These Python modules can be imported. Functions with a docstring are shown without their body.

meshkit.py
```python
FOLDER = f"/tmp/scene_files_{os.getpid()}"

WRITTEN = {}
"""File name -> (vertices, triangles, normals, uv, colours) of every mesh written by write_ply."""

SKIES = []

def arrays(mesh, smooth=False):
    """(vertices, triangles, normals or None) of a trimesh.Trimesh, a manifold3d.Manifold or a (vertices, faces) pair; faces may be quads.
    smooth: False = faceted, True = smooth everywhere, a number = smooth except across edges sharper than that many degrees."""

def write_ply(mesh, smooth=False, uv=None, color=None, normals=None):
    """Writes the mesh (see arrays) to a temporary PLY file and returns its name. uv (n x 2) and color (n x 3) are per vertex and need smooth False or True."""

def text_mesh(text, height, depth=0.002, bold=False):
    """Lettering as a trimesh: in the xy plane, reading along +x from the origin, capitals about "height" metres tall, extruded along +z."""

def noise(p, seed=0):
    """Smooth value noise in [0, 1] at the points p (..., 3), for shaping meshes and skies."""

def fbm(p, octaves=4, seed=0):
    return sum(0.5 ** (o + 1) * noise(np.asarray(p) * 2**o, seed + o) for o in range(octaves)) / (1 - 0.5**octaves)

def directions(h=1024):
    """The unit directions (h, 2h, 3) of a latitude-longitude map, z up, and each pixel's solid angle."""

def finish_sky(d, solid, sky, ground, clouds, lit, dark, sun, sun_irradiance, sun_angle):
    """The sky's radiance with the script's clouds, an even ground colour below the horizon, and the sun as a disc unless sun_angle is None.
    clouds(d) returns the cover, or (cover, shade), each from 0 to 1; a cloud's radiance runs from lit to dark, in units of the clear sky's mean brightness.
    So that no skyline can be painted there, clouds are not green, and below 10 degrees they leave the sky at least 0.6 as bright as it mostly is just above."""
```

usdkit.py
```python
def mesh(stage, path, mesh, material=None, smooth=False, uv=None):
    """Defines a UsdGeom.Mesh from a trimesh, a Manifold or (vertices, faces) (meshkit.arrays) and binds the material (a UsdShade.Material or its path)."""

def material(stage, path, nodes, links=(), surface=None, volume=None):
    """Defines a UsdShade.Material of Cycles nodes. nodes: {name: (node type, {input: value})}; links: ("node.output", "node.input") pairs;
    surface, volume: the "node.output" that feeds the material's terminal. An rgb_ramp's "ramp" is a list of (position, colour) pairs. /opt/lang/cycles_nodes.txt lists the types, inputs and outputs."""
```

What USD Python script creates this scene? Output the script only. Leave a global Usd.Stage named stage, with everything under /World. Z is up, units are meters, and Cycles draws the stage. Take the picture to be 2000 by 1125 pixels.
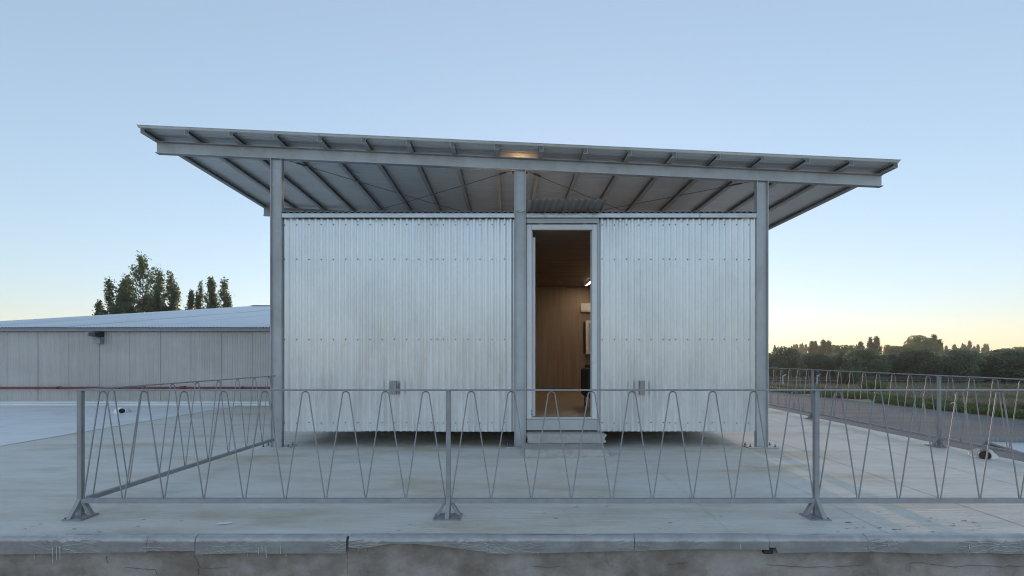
import math, random
import numpy as np, trimesh
import usdkit, meshkit
from pxr import Usd, UsdGeom, UsdLux, UsdShade, Gf, Sdf, Vt

stage = Usd.Stage.CreateInMemory()
UsdGeom.SetStageUpAxis(stage, 'Z'); UsdGeom.SetStageMetersPerUnit(stage, 1.0)
UsdGeom.Xform.Define(stage, '/World'); UsdGeom.Scope.Define(stage, '/World/Looks')

# ------------------------------------------------------------ camera, sky, sun, exposure
EYE = 1.13                                   # eye height above the roof deck (deck surface is z = 0)
GROUND = -2.87
cam = UsdGeom.Camera.Define(stage, '/World/camera')
cam.CreateHorizontalApertureAttr(36.0); cam.CreateVerticalApertureAttr(20.25)
cam.CreateFocalLengthAttr(15.84)
cam.CreateHorizontalApertureOffsetAttr(0.162); cam.CreateVerticalApertureOffsetAttr(2.421)
cam.CreateClippingRangeAttr(Gf.Vec2f(0.05, 5000))
cam.CreateExposureAttr(2.37)
cam.AddTranslateOp().Set(Gf.Vec3d(0, 0, EYE)); cam.AddRotateXYZOp().Set(Gf.Vec3f(90, 0, 0))

SUN_AZ, SUN_EL = math.radians(7.0), math.radians(2.6)
usdkit.material(stage, '/World/Looks/sky', {
    'sky': ('sky_texture', {'sky_type': 'single_scattering', 'sun_disc': False, 'sun_elevation': SUN_EL, 'sun_rotation': SUN_AZ,
                            'altitude': 100.0, 'air_density': 1.0, 'aerosol_density': 0.1, 'ozone_density': 4.0}),
    'even': ('gamma', {'gamma': 0.48}), 'pale': ('hsv', {'saturation': 0.86}), 'balance': ('mix_color', {'blend_type': 'multiply', 'fac': 1.0, 'b': (1.09, 0.965, 0.915), 'use_clamp': False}),
    'bg': ('background_shader', {'strength': 0.15})},
    [('sky.color', 'even.color'), ('even.color', 'pale.color'), ('pale.color', 'balance.a'), ('balance.result', 'bg.color')], surface='bg.background')
dome = UsdLux.DomeLight.Define(stage, '/World/sky')
UsdShade.MaterialBindingAPI.Apply(dome.GetPrim()).Bind(UsdShade.Material.Get(stage, '/World/Looks/sky'))
dome.GetPrim().SetCustomDataByKey('kind', 'structure')
sun = UsdLux.DistantLight.Define(stage, '/World/sun')
sun.CreateNormalizeAttr(True); sun.CreateIntensityAttr(0.22); sun.CreateAngleAttr(0.5); sun.CreateColorAttr(Gf.Vec3f(1.0, 0.66, 0.42))
# light travels along -z: rotate so that +z points at the sun
sun.AddRotateZOp().Set(-math.degrees(SUN_AZ)); sun.AddRotateXOp().Set(-(90 - math.degrees(SUN_EL)))

# ------------------------------------------------------------ helpers
def noise(p): return 2 * meshkit.noise(p) - 1
def fbm(p): return 2 * meshkit.fbm(p) - 1
used = {}
def numbered(path):
    n = used.get(path, 0); used[path] = n + 1
    return path if n == 0 else f'{path}_{n:03d}'

def tag(p, label=None, cat=None, group=None, kind=None):
    p = p.GetPrim() if hasattr(p, 'GetPrim') else p
    for k, v in (('label', label), ('category', cat), ('group', group), ('kind', kind)):
        if v: p.SetCustomDataByKey(k, v)
    return p

def obj(name, mesh, mat, parent=None, smooth=False, **kw):
    base = str(parent.GetPath()) if parent is not None else '/World'
    m = usdkit.mesh(stage, numbered(f'{base}/{name}'), mesh, MAT[mat], smooth=smooth)
    tag(m, **kw)
    return m.GetPrim()

def thing(name, label=None, cat=None, group=None, kind=None, loc=(0, 0, 0), rz=0.0, sc=(1, 1, 1)):
    x = UsdGeom.Xform.Define(stage, numbered('/World/' + name))
    x.AddTranslateOp().Set(Gf.Vec3d(*map(float, loc))); x.AddRotateZOp().Set(float(rz)); x.AddScaleOp().Set(Gf.Vec3f(*map(float, sc)))
    return tag(x, label, cat, group, kind)

def dup(root, loc, rz, sc, label, group=None):
    was = root.GetCustomData()
    name = str(root.GetName())
    if name[-4:-3] == '_' and name[-3:].isdigit(): name = name[:-4]
    p = thing(name, label, was['category'], group, None, loc, rz, sc)
    p.GetReferences().AddInternalReference(root.GetPath()); p.SetInstanceable(True)
    return p

def box(x0, x1, y0, y1, z0, z1):
    m = trimesh.creation.box([x1 - x0, y1 - y0, z1 - z0]); m.apply_translation([(x0 + x1) / 2, (y0 + y1) / 2, (z0 + z1) / 2]); return m

def cbox(x0, x1, y0, y1, z0, z1, c=0.003):
    """box with chamfered edges (hull of shrunken corner triples)"""
    pts = []
    for sx, x in ((1, x0), (-1, x1)):
        for sy, y in ((1, y0), (-1, y1)):
            for sz, z in ((1, z0), (-1, z1)):
                pts += [(x + sx * c, y + sy * c, z), (x + sx * c, y, z + sz * c), (x, y + sy * c, z + sz * c)]
    return trimesh.convex.convex_hull(np.array(pts))

def cyl(a, b, r, n=12):
    return trimesh.creation.cylinder(radius=r, segment=[a, b], sections=n)

def tube(path, r, n=8):
    p = np.asarray(path, float)
    t = np.gradient(p, axis=0); t /= np.linalg.norm(t, axis=1)[:, None] + 1e-12
    ref = np.array([0, 1.0, 0]) if abs(t[:, 1]).max() < 0.9 else np.array([1.0, 0, 0])
    a = np.cross(t, ref); a /= np.linalg.norm(a, axis=1)[:, None] + 1e-12
    b = np.cross(t, a); g = np.arange(n) * 2 * np.pi / n
    v = (p[:, None] + r * (np.cos(g)[None, :, None] * a[:, None] + np.sin(g)[None, :, None] * b[:, None])).reshape(-1, 3)
    f = []
    for i in range(len(p) - 1):
        for j in range(n):
            q = [i * n + j, i * n + (j + 1) % n, (i + 1) * n + (j + 1) % n, (i + 1) * n + j]
            f += [[q[0], q[1], q[2]], [q[0], q[2], q[3]]]
    return trimesh.Trimesh(v, f, process=False)

def cat(*ms): return trimesh.util.concatenate([m for m in ms])

def beam(u0, u1, prof):
    """extrude a closed 2D profile (list of (y,z)) along x from u0 to u1"""
    from shapely.geometry import Polygon
    m = trimesh.creation.extrude_polygon(Polygon(prof), u1 - u0)   # profile in xy, extruded along z
    v = m.vertices.copy(); m.vertices = np.stack([v[:, 2] + u0, v[:, 0], v[:, 1]], 1)
    m.fix_normals(); return m

def ipn(h, b, tw, tf):
    H, B, W = h / 2, b / 2, tw / 2
    return [(-B, -H), (B, -H), (B, -H + tf), (W, -H + tf * 1.5), (W, H - tf * 1.5), (B, H - tf), (B, H), (-B, H), (-B, H - tf), (-W, H - tf * 1.5), (-W, -H + tf * 1.5), (-B, -H + tf)]

def grid(nu, nv):
    i, j = np.meshgrid(np.arange(nu - 1), np.arange(nv - 1), indexing='ij')
    q = np.stack([i * nv + j, (i + 1) * nv + j, (i + 1) * nv + j + 1, i * nv + j + 1], -1).reshape(-1, 4)
    return np.vstack([q[:, [0, 1, 2]], q[:, [0, 2, 3]]])

def shell(F, u, v, t):
    """thin closed sheet: F(U,V) -> (P, N) arrays"""
    U, V = np.meshgrid(u, v, indexing='ij'); P, N = F(U, V)
    nu, nv = len(u), len(v); a = (P + N * t / 2).reshape(-1, 3); b = (P - N * t / 2).reshape(-1, 3)
    f = grid(nu, nv); n = nu * nv
    idx = np.arange(n).reshape(nu, nv)
    rim = np.concatenate([idx[:, 0], idx[-1, 1:], idx[-2::-1, -1], idx[0, -2:0:-1]]); rr = np.roll(rim, -1)
    side = np.vstack([np.stack([rim, rr + n, rr], 1), np.stack([rim, rim + n, rr + n], 1)])
    m = trimesh.Trimesh(np.vstack([a, b]), np.vstack([f, f[:, ::-1] + n, side]), process=False)
    m.fix_normals(); return m

def corrugated(u0, u1, v0, v1, pitch, amp, place, nv=2, per=10, t=0.0016, phase=0.0, dent=0.0, seed=0):
    """wave across u, straight along v. place(U,V,W)->(...,3); W is the offset off the sheet"""
    nu = max(4, int(round((u1 - u0) / pitch * per)) + 1)
    u, v = np.linspace(u0, u1, nu), np.linspace(v0, v1, nv)
    k = 2 * np.pi / pitch
    def F(U, V):
        W = amp / 2 * np.cos(k * (U - phase))
        if dent:
            pts = np.stack([U * 2.1 + seed * 7.3, V * 1.3, np.zeros_like(U)], -1).reshape(-1, 3)
            W = W + dent * fbm(pts).reshape(U.shape)
        P = place(U, V, W); e = 1e-4
        dW = -amp / 2 * k * np.sin(k * (U - phase))
        Tu = place(U + e, V, W + dW * e) - P; Tv = place(U, V + e, W) - P
        N = np.cross(Tu, Tv); N /= np.linalg.norm(N, axis=-1)[..., None]
        return P, N
    return shell(F, u, v, t)

# ------------------------------------------------------------ materials
MAT = {}
def M(name, nodes, links, surface='p.BSDF', volume=None):
    MAT[name] = usdkit.material(stage, '/World/Looks/' + name, nodes, links, surface=surface, volume=volume)

def pbr(name, ramp, scale=(1, 1, 1), nscale=5.0, detail=6, nrough=0.6, rough=(0.5, 0.6), metal=0.0, bump=None, bscale=(1, 1, 1), dist=0.0, spec=0.5, two=None, space='position', extra=None):
    """noise driven colour; bump=(noise scale, distance); two=(ramp, mapping scale, noise scale) multiplies a second, larger noise in"""
    nodes = {'g': ('geometry', {}), 'tc': ('texture_coordinate', {}), 'm': ('mapping', {'scale': scale}),
             'n': ('noise_texture', {'scale': nscale, 'detail': detail, 'roughness': nrough, 'distortion': dist}),
             'r': ('rgb_ramp', {'ramp': ramp}), 'rr': ('map_range', {'from_min': 0.3, 'from_max': 0.7, 'to_min': rough[0], 'to_max': rough[1]}),
             'p': ('principled_bsdf', {'metallic': metal, 'specular_ior_level': spec})}
    src = 'g.position' if space == 'position' else 'tc.object'
    links = [(src, 'm.vector'), ('m.vector', 'n.vector'), ('n.fac', 'r.fac'), ('n.fac', 'rr.value'), ('rr.result', 'p.roughness')]
    col = 'r.color'
    if two:
        nodes.update({'m2': ('mapping', {'scale': two[1]}), 'n2': ('noise_texture', {'scale': two[2], 'detail': 5, 'roughness': 0.65}), 'r2': ('rgb_ramp', {'ramp': two[0]}),
                      'x': ('mix_color', {'blend_type': 'multiply', 'fac': 1.0})})
        links += [(src, 'm2.vector'), ('m2.vector', 'n2.vector'), ('n2.fac', 'r2.fac'), (col, 'x.a'), ('r2.color', 'x.b')]
        col = 'x.result'
    if extra:
        for i, (typ, args, outn, er, ms) in enumerate(extra):
            nodes.update({f'em{i}': ('mapping', {'scale': ms}), f'e{i}': (typ, args), f'er{i}': ('rgb_ramp', {'ramp': er}), f'ex{i}': ('mix_color', {'blend_type': 'multiply', 'fac': 1.0})})
            links += [(src, f'em{i}.vector'), (f'em{i}.vector', f'e{i}.vector'), (f'e{i}.{outn}', f'er{i}.fac'), (col, f'ex{i}.a'), (f'er{i}.color', f'ex{i}.b')]
            col = f'ex{i}.result'
    links.append((col, 'p.base_color'))
    if bump:
        nodes.update({'mb': ('mapping', {'scale': bscale}), 'nb': ('noise_texture', {'scale': bump[0], 'detail': 5, 'roughness': 0.6}), 'b': ('bump', {'distance': bump[1], 'strength': 1.0})})
        links += [(src, 'mb.vector'), ('mb.vector', 'nb.vector'), ('nb.fac', 'b.height'), ('b.normal', 'p.normal')]
    M(name, nodes, links)

def grey(v, t=(1, 1, 1)): return (v * t[0], v * t[1], v * t[2])
# bright galvanised sheet of the cabin, with dull vertical streaks
pbr('galvanised_sheet', [(0.25, grey(.63, (.97, 1, 1.02))), (0.5, grey(.69, (.98, 1, 1.01))), (0.75, grey(.74))], scale=(5, 5, .5), nscale=1.6, rough=(.24, .38), metal=.74, bump=(2.5, .0012), bscale=(1, 1, 1),
    two=([(0.3, (.86, .86, .86)), (0.55, (1, 1, 1))], (1, 1, .6), 1.3))
pbr('galvanised_flashing', [(0.3, grey(.36)), (0.7, grey(.50))], scale=(1, 3, 3), nscale=4, rough=(.18, .3), metal=.95, bump=(6, .006))
pbr('roof_sheet', [(0.3, grey(.78, (.98, 1, 1.01))), (0.7, grey(.86, (.98, 1, 1.01)))], scale=(.4, 5, 1), nscale=2, rough=(.40, .55), metal=.12, two=([(0.3, (.85, .85, .85)), (0.6, (1, 1, 1))], (.3, 1, 1), 1.0))
pbr('awning_metal', [(0.3, grey(.34)), (0.7, grey(.42))], nscale=6, rough=(.4, .55), metal=.5)
pbr('steel_paint', [(0.3, grey(.38, (.98, 1, 1.02))), (0.7, grey(.46, (.98, 1, 1.02)))], nscale=7, rough=(.38, .5), metal=.35, bump=(60, .0004), two=([(0.35, (.82, .80, .78)), (0.6, (1, 1, 1))], (1, 1, .5), 2.2))
pbr('rail_paint', [(0.3, grey(.22, (1, .99, 1.02))), (0.7, grey(.29, (1, .99, 1.02)))], nscale=14, rough=(.55, .68), metal=.12, bump=(90, .0005))
pbr('purlin_steel', [(0.3, grey(.42)), (0.7, grey(.50))], nscale=6, rough=(.45, .6), metal=.4)
pbr('old_steel', [(0.3, (.22, .21, .20)), (0.7, (.29, .28, .265))], nscale=20, rough=(.5, .7), metal=.4)
pbr('rod_steel', [(0.3, grey(.12)), (0.7, grey(.16))], nscale=10, rough=(.5, .6), metal=.4)
pbr('screw_metal', [(0.3, grey(.16)), (0.7, grey(.24))], nscale=30, rough=(.4, .6), metal=.6)
pbr('aluminium_white', [(0.3, grey(.50)), (0.7, grey(.57))], nscale=3, rough=(.32, .42), metal=.25)
pbr('sill_metal', [(0.3, grey(.36)), (0.7, grey(.42))], nscale=4, rough=(.4, .5), metal=.5)
pbr('dark_gap', [(0.3, grey(.02)), (0.7, grey(.03))], nscale=4, rough=(.8, .9))
pbr('crack_dirt', [(0.3, (.06, .05, .045)), (0.7, (.11, .095, .085))], nscale=9, rough=(.9, 1))
pbr('wedge_wood', [(0.3, (.42, .22, .07)), (0.7, (.5, .28, .1))], nscale=20)
pbr('wood_panel', [(0.25, (.24, .17, .125)), (0.5, (.34, .25, .19)), (0.75, (.41, .31, .24))], scale=(14, 14, .5), nscale=2.2, detail=8, rough=(.42, .55), dist=.4)
pbr('wood_ceiling', [(0.25, (.21, .16, .125)), (0.75, (.31, .24, .19))], scale=(.5, 16, 16), nscale=2.2, detail=8, rough=(.45, .6))
pbr('wood_floor', [(0.25, (.27, .19, .13)), (0.75, (.41, .31, .22))], scale=(.6, 14, 14), nscale=2.5, detail=8, rough=(.3, .45))
pbr('stone_step', [(0.2, (.30, .28, .26)), (0.5, (.37, .35, .33)), (0.8, (.44, .42, .40))], nscale=16, detail=9, rough=(.7, .85), bump=(34, .002), two=([(0.3, (.75, .72, .68)), (0.6, (1, 1, 1))], (1, 3, 3), 4))
STREAK = ('noise_texture', {'scale': 1.0, 'detail': 4, 'roughness': .6}, 'fac', [(.30, (.88, .88, .88)), (.55, (1, 1, 1))], (.8, 7, 1))
pbr('membrane_aged', [(0.2, (.49, .452, .40)), (0.45, (.645, .615, .565)), (0.75, (.72, .695, .655))], scale=(.7, 1.6, 1), nscale=2.4, detail=10, nrough=.68, rough=(.45, .62), spec=.45, bump=(13, .012), bscale=(.45, 3.2, 1),
    two=([(0.32, (.76, .66, .53)), (0.45, (.94, .91, .87)), (0.6, (1, 1, 1))], (.45, 1.3, 1), 1.1), extra=[STREAK])
pbr('membrane_white', [(0.25, (.66, .67, .68)), (0.7, (.78, .79, .80))], scale=(.7, 1.4, 1), nscale=2.0, detail=8, rough=(.3, .48), bump=(7, .006), bscale=(.6, 2.5, 1),
    two=([(0.26, (.55, .50, .44)), (0.33, (.95, .94, .92)), (0.6, (1, 1, 1))], (.3, 1.3, 1), .9))
M('foil', {'g': ('geometry', {}), 'm': ('mapping', {'scale': (.55, 1.0, 1.5), 'rotation': (0.0, 0.5, 0.0)}), 'wn': ('noise_texture', {'scale': 5.0, 'detail': 3}), 'wm': ('mix_color', {'blend_type': 'linear_light', 'fac': 0.10, 'use_clamp': False}),
           'v': ('voronoi_texture', {'feature': 'distance_to_edge', 'scale': 26.0, 'randomness': 1.0}), 'vr': ('rgb_ramp', {'ramp': [(0, (1, 1, 1)), (.10, (.35, .35, .35)), (.35, (0, 0, 0))]}),
           'mk': ('noise_texture', {'scale': 2.4, 'detail': 4}), 'mr': ('rgb_ramp', {'ramp': [(.42, (0, 0, 0)), (.62, (1, 1, 1))]}), 'h': ('mix_color', {'blend_type': 'multiply', 'fac': 1.0}),
           'b': ('bump', {'distance': .0016, 'strength': 1.0}), 'cn': ('noise_texture', {'scale': 6.0, 'detail': 8, 'roughness': .7}), 'cr': ('rgb_ramp', {'ramp': [(.3, (.25, .24, .235)), (.7, (.40, .39, .385))]}),
           'p': ('principled_bsdf', {'metallic': .6, 'roughness': .30})},
  [('g.position', 'm.vector'), ('m.vector', 'wn.vector'), ('m.vector', 'wm.a'), ('wn.color', 'wm.b'), ('wm.result', 'v.vector'), ('v.distance', 'vr.fac'), ('g.position', 'mk.vector'), ('mk.fac', 'mr.fac'), ('vr.color', 'h.a'), ('mr.color', 'h.b'),
   ('h.result', 'b.height'), ('b.normal', 'p.normal'), ('g.position', 'cn.vector'), ('cn.fac', 'cr.fac'), ('cr.color', 'p.base_color')])
CRACK = ('voronoi_texture', {'feature': 'distance_to_edge', 'scale': 1.0, 'randomness': 1.0}, 'distance', [(.0, (.25, .22, .2)), (.006, (.6, .57, .55)), (.014, (1, 1, 1))], (.8, 1, 2.3))
pbr('concrete_old', [(0.28, (.17, .142, .125)), (0.5, (.275, .24, .215)), (0.72, (.38, .345, .32))], scale=(1, 1, 1.2), nscale=2.6, detail=12, nrough=.7, rough=(.8, .95), bump=(24, .008), spec=.3,
    two=([(0.36, (.80, .76, .73)), (0.58, (1, 1, 1))], (1.0, 1, 1.2), 2.6))
pbr('lime_drip', [(0.3, grey(.45)), (0.7, grey(.55))], nscale=20, rough=(.6, .8))
pbr('warehouse_sheet', [(0.3, (.42, .395, .38)), (0.7, (.50, .475, .46))], scale=(6, 6, .4), nscale=1.5, rough=(.42, .58), metal=.3, two=([(0.3, (.85, .83, .82)), (0.6, (1, 1, 1))], (.4, 1, .8), 1.2))
pbr('warehouse_roof', [(0.3, grey(.46, (.97, 1, 1.03))), (0.7, grey(.58, (.97, 1, 1.03)))], scale=(.6, .12, 1), nscale=3, rough=(.40, .55), metal=.7)
pbr('warehouse_trim', [(0.3, grey(.26, (.97, 1, 1.05))), (0.7, grey(.32, (.97, 1, 1.05)))], nscale=3, rough=(.45, .6), metal=.4)
pbr('red_paint', [(0.3, (.15, .022, .028)), (0.7, (.20, .03, .036))], nscale=5, rough=(.4, .55))
pbr('plastic_grey', [(0.3, grey(.26)), (0.7, grey(.30))], nscale=5, rough=(.45, .6))
pbr('plastic_white', [(0.3, grey(.78)), (0.7, grey(.82))], nscale=5, rough=(.45, .6))
pbr('plastic_dark', [(0.3, grey(.03)), (0.7, grey(.045))], nscale=5, rough=(.4, .5))
pbr('clay_pipe', [(0.3, (.05, .03, .024)), (0.7, (.08, .05, .04))], nscale=20, rough=(.7, .9))
pbr('chair_leather', [(0.3, (.022, .018, .016)), (0.7, (.035, .03, .027))], nscale=40, rough=(.5, .65), bump=(120, .001))
pbr('board_pane', [(0.3, grey(.52, (.92, 1, 1.04))), (0.7, grey(.58, (.92, 1, 1.04)))], nscale=2, rough=(.12, .2))
pbr('ground_dirt', [(0.25, (.13, .105, .085)), (0.5, (.19, .16, .13)), (0.75, (.26, .225, .185))], nscale=.35, detail=12, nrough=.7, rough=(.85, 1), spec=.2)
pbr('road_gravel', [(0.25, (.105, .095, .09)), (0.5, (.15, .14, .135)), (0.75, (.20, .185, .175))], scale=(.25, 1, 1), nscale=.8, detail=12, nrough=.72, rough=(.8, .95), spec=.25, bump=(6, .03), bscale=(.4, 1, 1))
pbr('field_soil', [(0.25, (.20, .17, .11)), (0.5, (.29, .25, .17)), (0.75, (.36, .31, .22))], nscale=.5, detail=10, nrough=.7, rough=(.9, 1), spec=.1)
pbr('orchard_soil', [(0.25, (.13, .10, .075)), (0.75, (.21, .165, .13))], scale=(.3, 1, 1), nscale=.6, detail=8, rough=(.9, 1), spec=.1)
pbr('bark', [(0.3, (.07, .055, .045)), (0.7, (.13, .105, .085))], nscale=12, rough=(.85, .95), space='object')
pbr('litter_white', [(0.3, grey(.6)), (0.7, grey(.7))], nscale=9, rough=(.5, .7))
pbr('field_stone', [(0.3, (.22, .20, .18)), (0.7, (.33, .31, .28))], nscale=9, rough=(.8, .9))
pbr('concrete_post', [(0.3, grey(.33)), (0.7, grey(.42))], nscale=9, rough=(.8, .9))

def leaf(name, dark, mid, light, trans=0.35):
    M(name, {'g': ('geometry', {}), 'o': ('object_info', {}), 'r': ('rgb_ramp', {'ramp': [(0, dark), (.55, mid), (1, light)]}),
             'h': ('map_range', {'from_min': 0, 'from_max': 1, 'to_min': .72, 'to_max': 1.25}), 'v': ('hsv', {'hue': .5, 'saturation': 1.0, 'fac': 1.0}),
             'd': ('principled_bsdf', {'roughness': .55, 'specular_ior_level': .35}), 't': ('translucent_bsdf', {}), 'x': ('mix_closure', {'fac': trans})},
      [('g.random_per_island', 'r.fac'), ('o.random', 'h.value'), ('h.result', 'v.value'), ('r.color', 'v.color'), ('v.color', 'd.base_color'), ('v.color', 't.color'), ('d.BSDF', 'x.closure1'), ('t.BSDF', 'x.closure2')], surface='x.closure')
leaf('poplar_leaf', (.11, .155, .085), (.18, .235, .13), (.25, .30, .17), .5)
leaf('olive_leaf', (.135, .19, .12), (.235, .305, .20), (.32, .39, .27), .45)
leaf('wood_leaf', (.15, .20, .075), (.25, .31, .125), (.34, .39, .17), .5)
leaf('grass_blade', (.31, .27, .18), (.49, .43, .31), (.62, .55, .43), .5)
leaf('weed_blade', (.13, .175, .06), (.20, .26, .09), (.29, .35, .14), .5)
# glass pane: transparent + mirror reflection by fresnel
M('pane_glass', {'f': ('fresnel', {'IOR': 1.45}), 't': ('transparent_bsdf', {'color': (.86, .88, .88)}), 'gl': ('glossy_bsdf', {'roughness': .0, 'color': (.9, .9, .9)}), 'x': ('mix_closure', {})},
  [('f.fac', 'x.fac'), ('t.BSDF', 'x.closure1'), ('gl.BSDF', 'x.closure2')], surface='x.closure')
M('led_warm', {'e': ('emission', {'color': (1.0, .80, .56), 'strength': 9.0})}, [], surface='e.emission')
M('lamp_warm', {'e': ('emission', {'color': (1.0, .60, .26), 'strength': 1.6})}, [], surface='e.emission')

rnd = random.Random(7)
rng = np.random.default_rng(7)

# ------------------------------------------------------------ ground, road, field
S = 400
obj('ground', trimesh.Trimesh([(-S, -S, GROUND), (S, -S, GROUND), (S, S, GROUND), (-S, S, GROUND)], [[0, 1, 2], [0, 2, 3]], process=False), 'ground_dirt', kind='structure')
def sheet(poly, z):
    from shapely.geometry import Polygon
    v, f = trimesh.creation.triangulate_polygon(Polygon(poly), engine='earcut') if False else (None, None)
    p = np.array(poly, float); n = len(p)
    return trimesh.Trimesh(np.column_stack([p, np.full(n, z)]), [[0, i, i + 1] for i in range(1, n - 1)], process=False)
def road_edge(y): return 35.7 - 0.10 * y
obj('road', sheet([(5.0, -60), (road_edge(-60), -60), (road_edge(140), 140), (5.0, 140)], GROUND + .004), 'road_gravel', kind='structure')
obj('field', sheet([(road_edge(-60), -60), (160, -60), (160, 61), (road_edge(61), 61)], GROUND + .008), 'field_soil', kind='structure')
obj('orchard_ground', sheet([(road_edge(61), 61), (160, 61), (260, 190), (road_edge(140), 190)], GROUND + .012), 'orchard_soil', kind='structure')

hz_box = trimesh.creation.box([840, 840, 23.0]); hz_box.apply_translation([0, 0, GROUND - 1 + 11.5])
M('haze', {'v': ('principled_volume', {'color': (.97, .96, .95), 'density': .0003, 'anisotropy': .5})}, [], surface=None, volume='v.volume')
obj('haze', hz_box, 'haze', label='thin pale evening haze over the plain', cat='haze', kind='stuff')

# ------------------------------------------------------------ lower concrete building and its roof deck
SK = 0.046                                    # the deck's long side runs slightly askew to the cabin
FRONT = 2.82                                  # front edge of the deck
def skew(x, y): return x + SK * (y - 3.2)
base = thing('concrete_building', 'low old concrete building with cracked front wall under the flat roof deck', 'building')
XL, XR, YB = -17.0, 5.48, 13.0
u, v = np.arange(XL, XR + .001, .12), np.linspace(GROUND - .3, -.012, 26)
U, V = np.meshgrid(u, v, indexing='ij')
pts = np.stack([U * 1.3, V * 2.0, np.zeros_like(U)], -1).reshape(-1, 3)
W = np.clip(fbm(pts).reshape(U.shape) * .012, -.02, .0035)
P = np.stack([U, FRONT + .035 - W, V], -1).reshape(-1, 3)
obj('front_wall', trimesh.Trimesh(P, grid(len(u), len(v))[:, ::-1], process=False), 'concrete_old', base, smooth=True)
def quad(a, b, c, d): return trimesh.Trimesh([a, b, c, d], [[0, 1, 2], [0, 2, 3]], process=False)
xr = lambda y: skew(5.48, y)
obj('side_wall', cat(quad((XR, FRONT + .03, GROUND), (xr(YB), YB, GROUND), (xr(YB), YB, -.012), (XR, FRONT + .03, -.012))), 'concrete_old', base)
obj('side_wall', quad((XL, YB, GROUND), (XL, FRONT + .03, GROUND), (XL, FRONT + .03, -.012), (XL, YB, -.012)), 'concrete_old', base)
obj('rear_wall', quad((xr(YB), YB, GROUND), (XL, YB, GROUND), (XL, YB, -.012), (xr(YB), YB, -.012)), 'concrete_old', base)
obj('roof_slab', quad((XL, FRONT + .03, -.013), (XR, FRONT + .03, -.013), (xr(YB), YB, -.013), (XL, YB, -.013)), 'concrete_old', base)
# open weep hole under the flashing
obj('drain_block', cbox(1.615, 1.672, FRONT + .012, FRONT + .06, -.110, -.066, .002), 'dark_gap', base)
# crinkled foil flashing folded over the front edge, in separate lengths with uneven lower edges
def px2x(px): return (px - 991) * 2.815 / 880
pieces = [(-3100, -700, [(0, -.10), (1, -.098)]), (-700, -40, [(0, -.095), (.5, -.105), (1, -.10)]), (-40, 286, [(0, -.111), (.3, -.107), (.9, -.096), (1, -.096)]),
          (286, 380, [(0, -.088), (.8, -.088), (1, -.086)]), (380, 676, [(0, -.110), (.35, -.100), (.5, -.104), (.97, -.103), (1, -.10)]),
          (680, 955, [(0, -.062), (.06, -.071), (.12, -.07), (.3, -.040), (.5, -.044), (.7, -.062), (.9, -.086), (1, -.090)]),
          (950, 1240, [(0, -.103), (.3, -.104), (1, -.086)]), (1240, 1503, [(0, -.086), (.3, -.077), (.6, -.075), (1, -.080)]),
          (1503, 1700, [(0, -.066), (.085, -.066), (.09, -.102), (.5, -.096), (1, -.094)]), (1696, 2020, [(0, -.090), (.2, -.098), (.4, -.104), (.7, -.099), (.85, -.106), (1, -.098)]),
          (2020, 2380, [(0, -.10), (1, -.10)]), (2380, 2395 + 310, [(0, -.095), (1, -.10)])]
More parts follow.
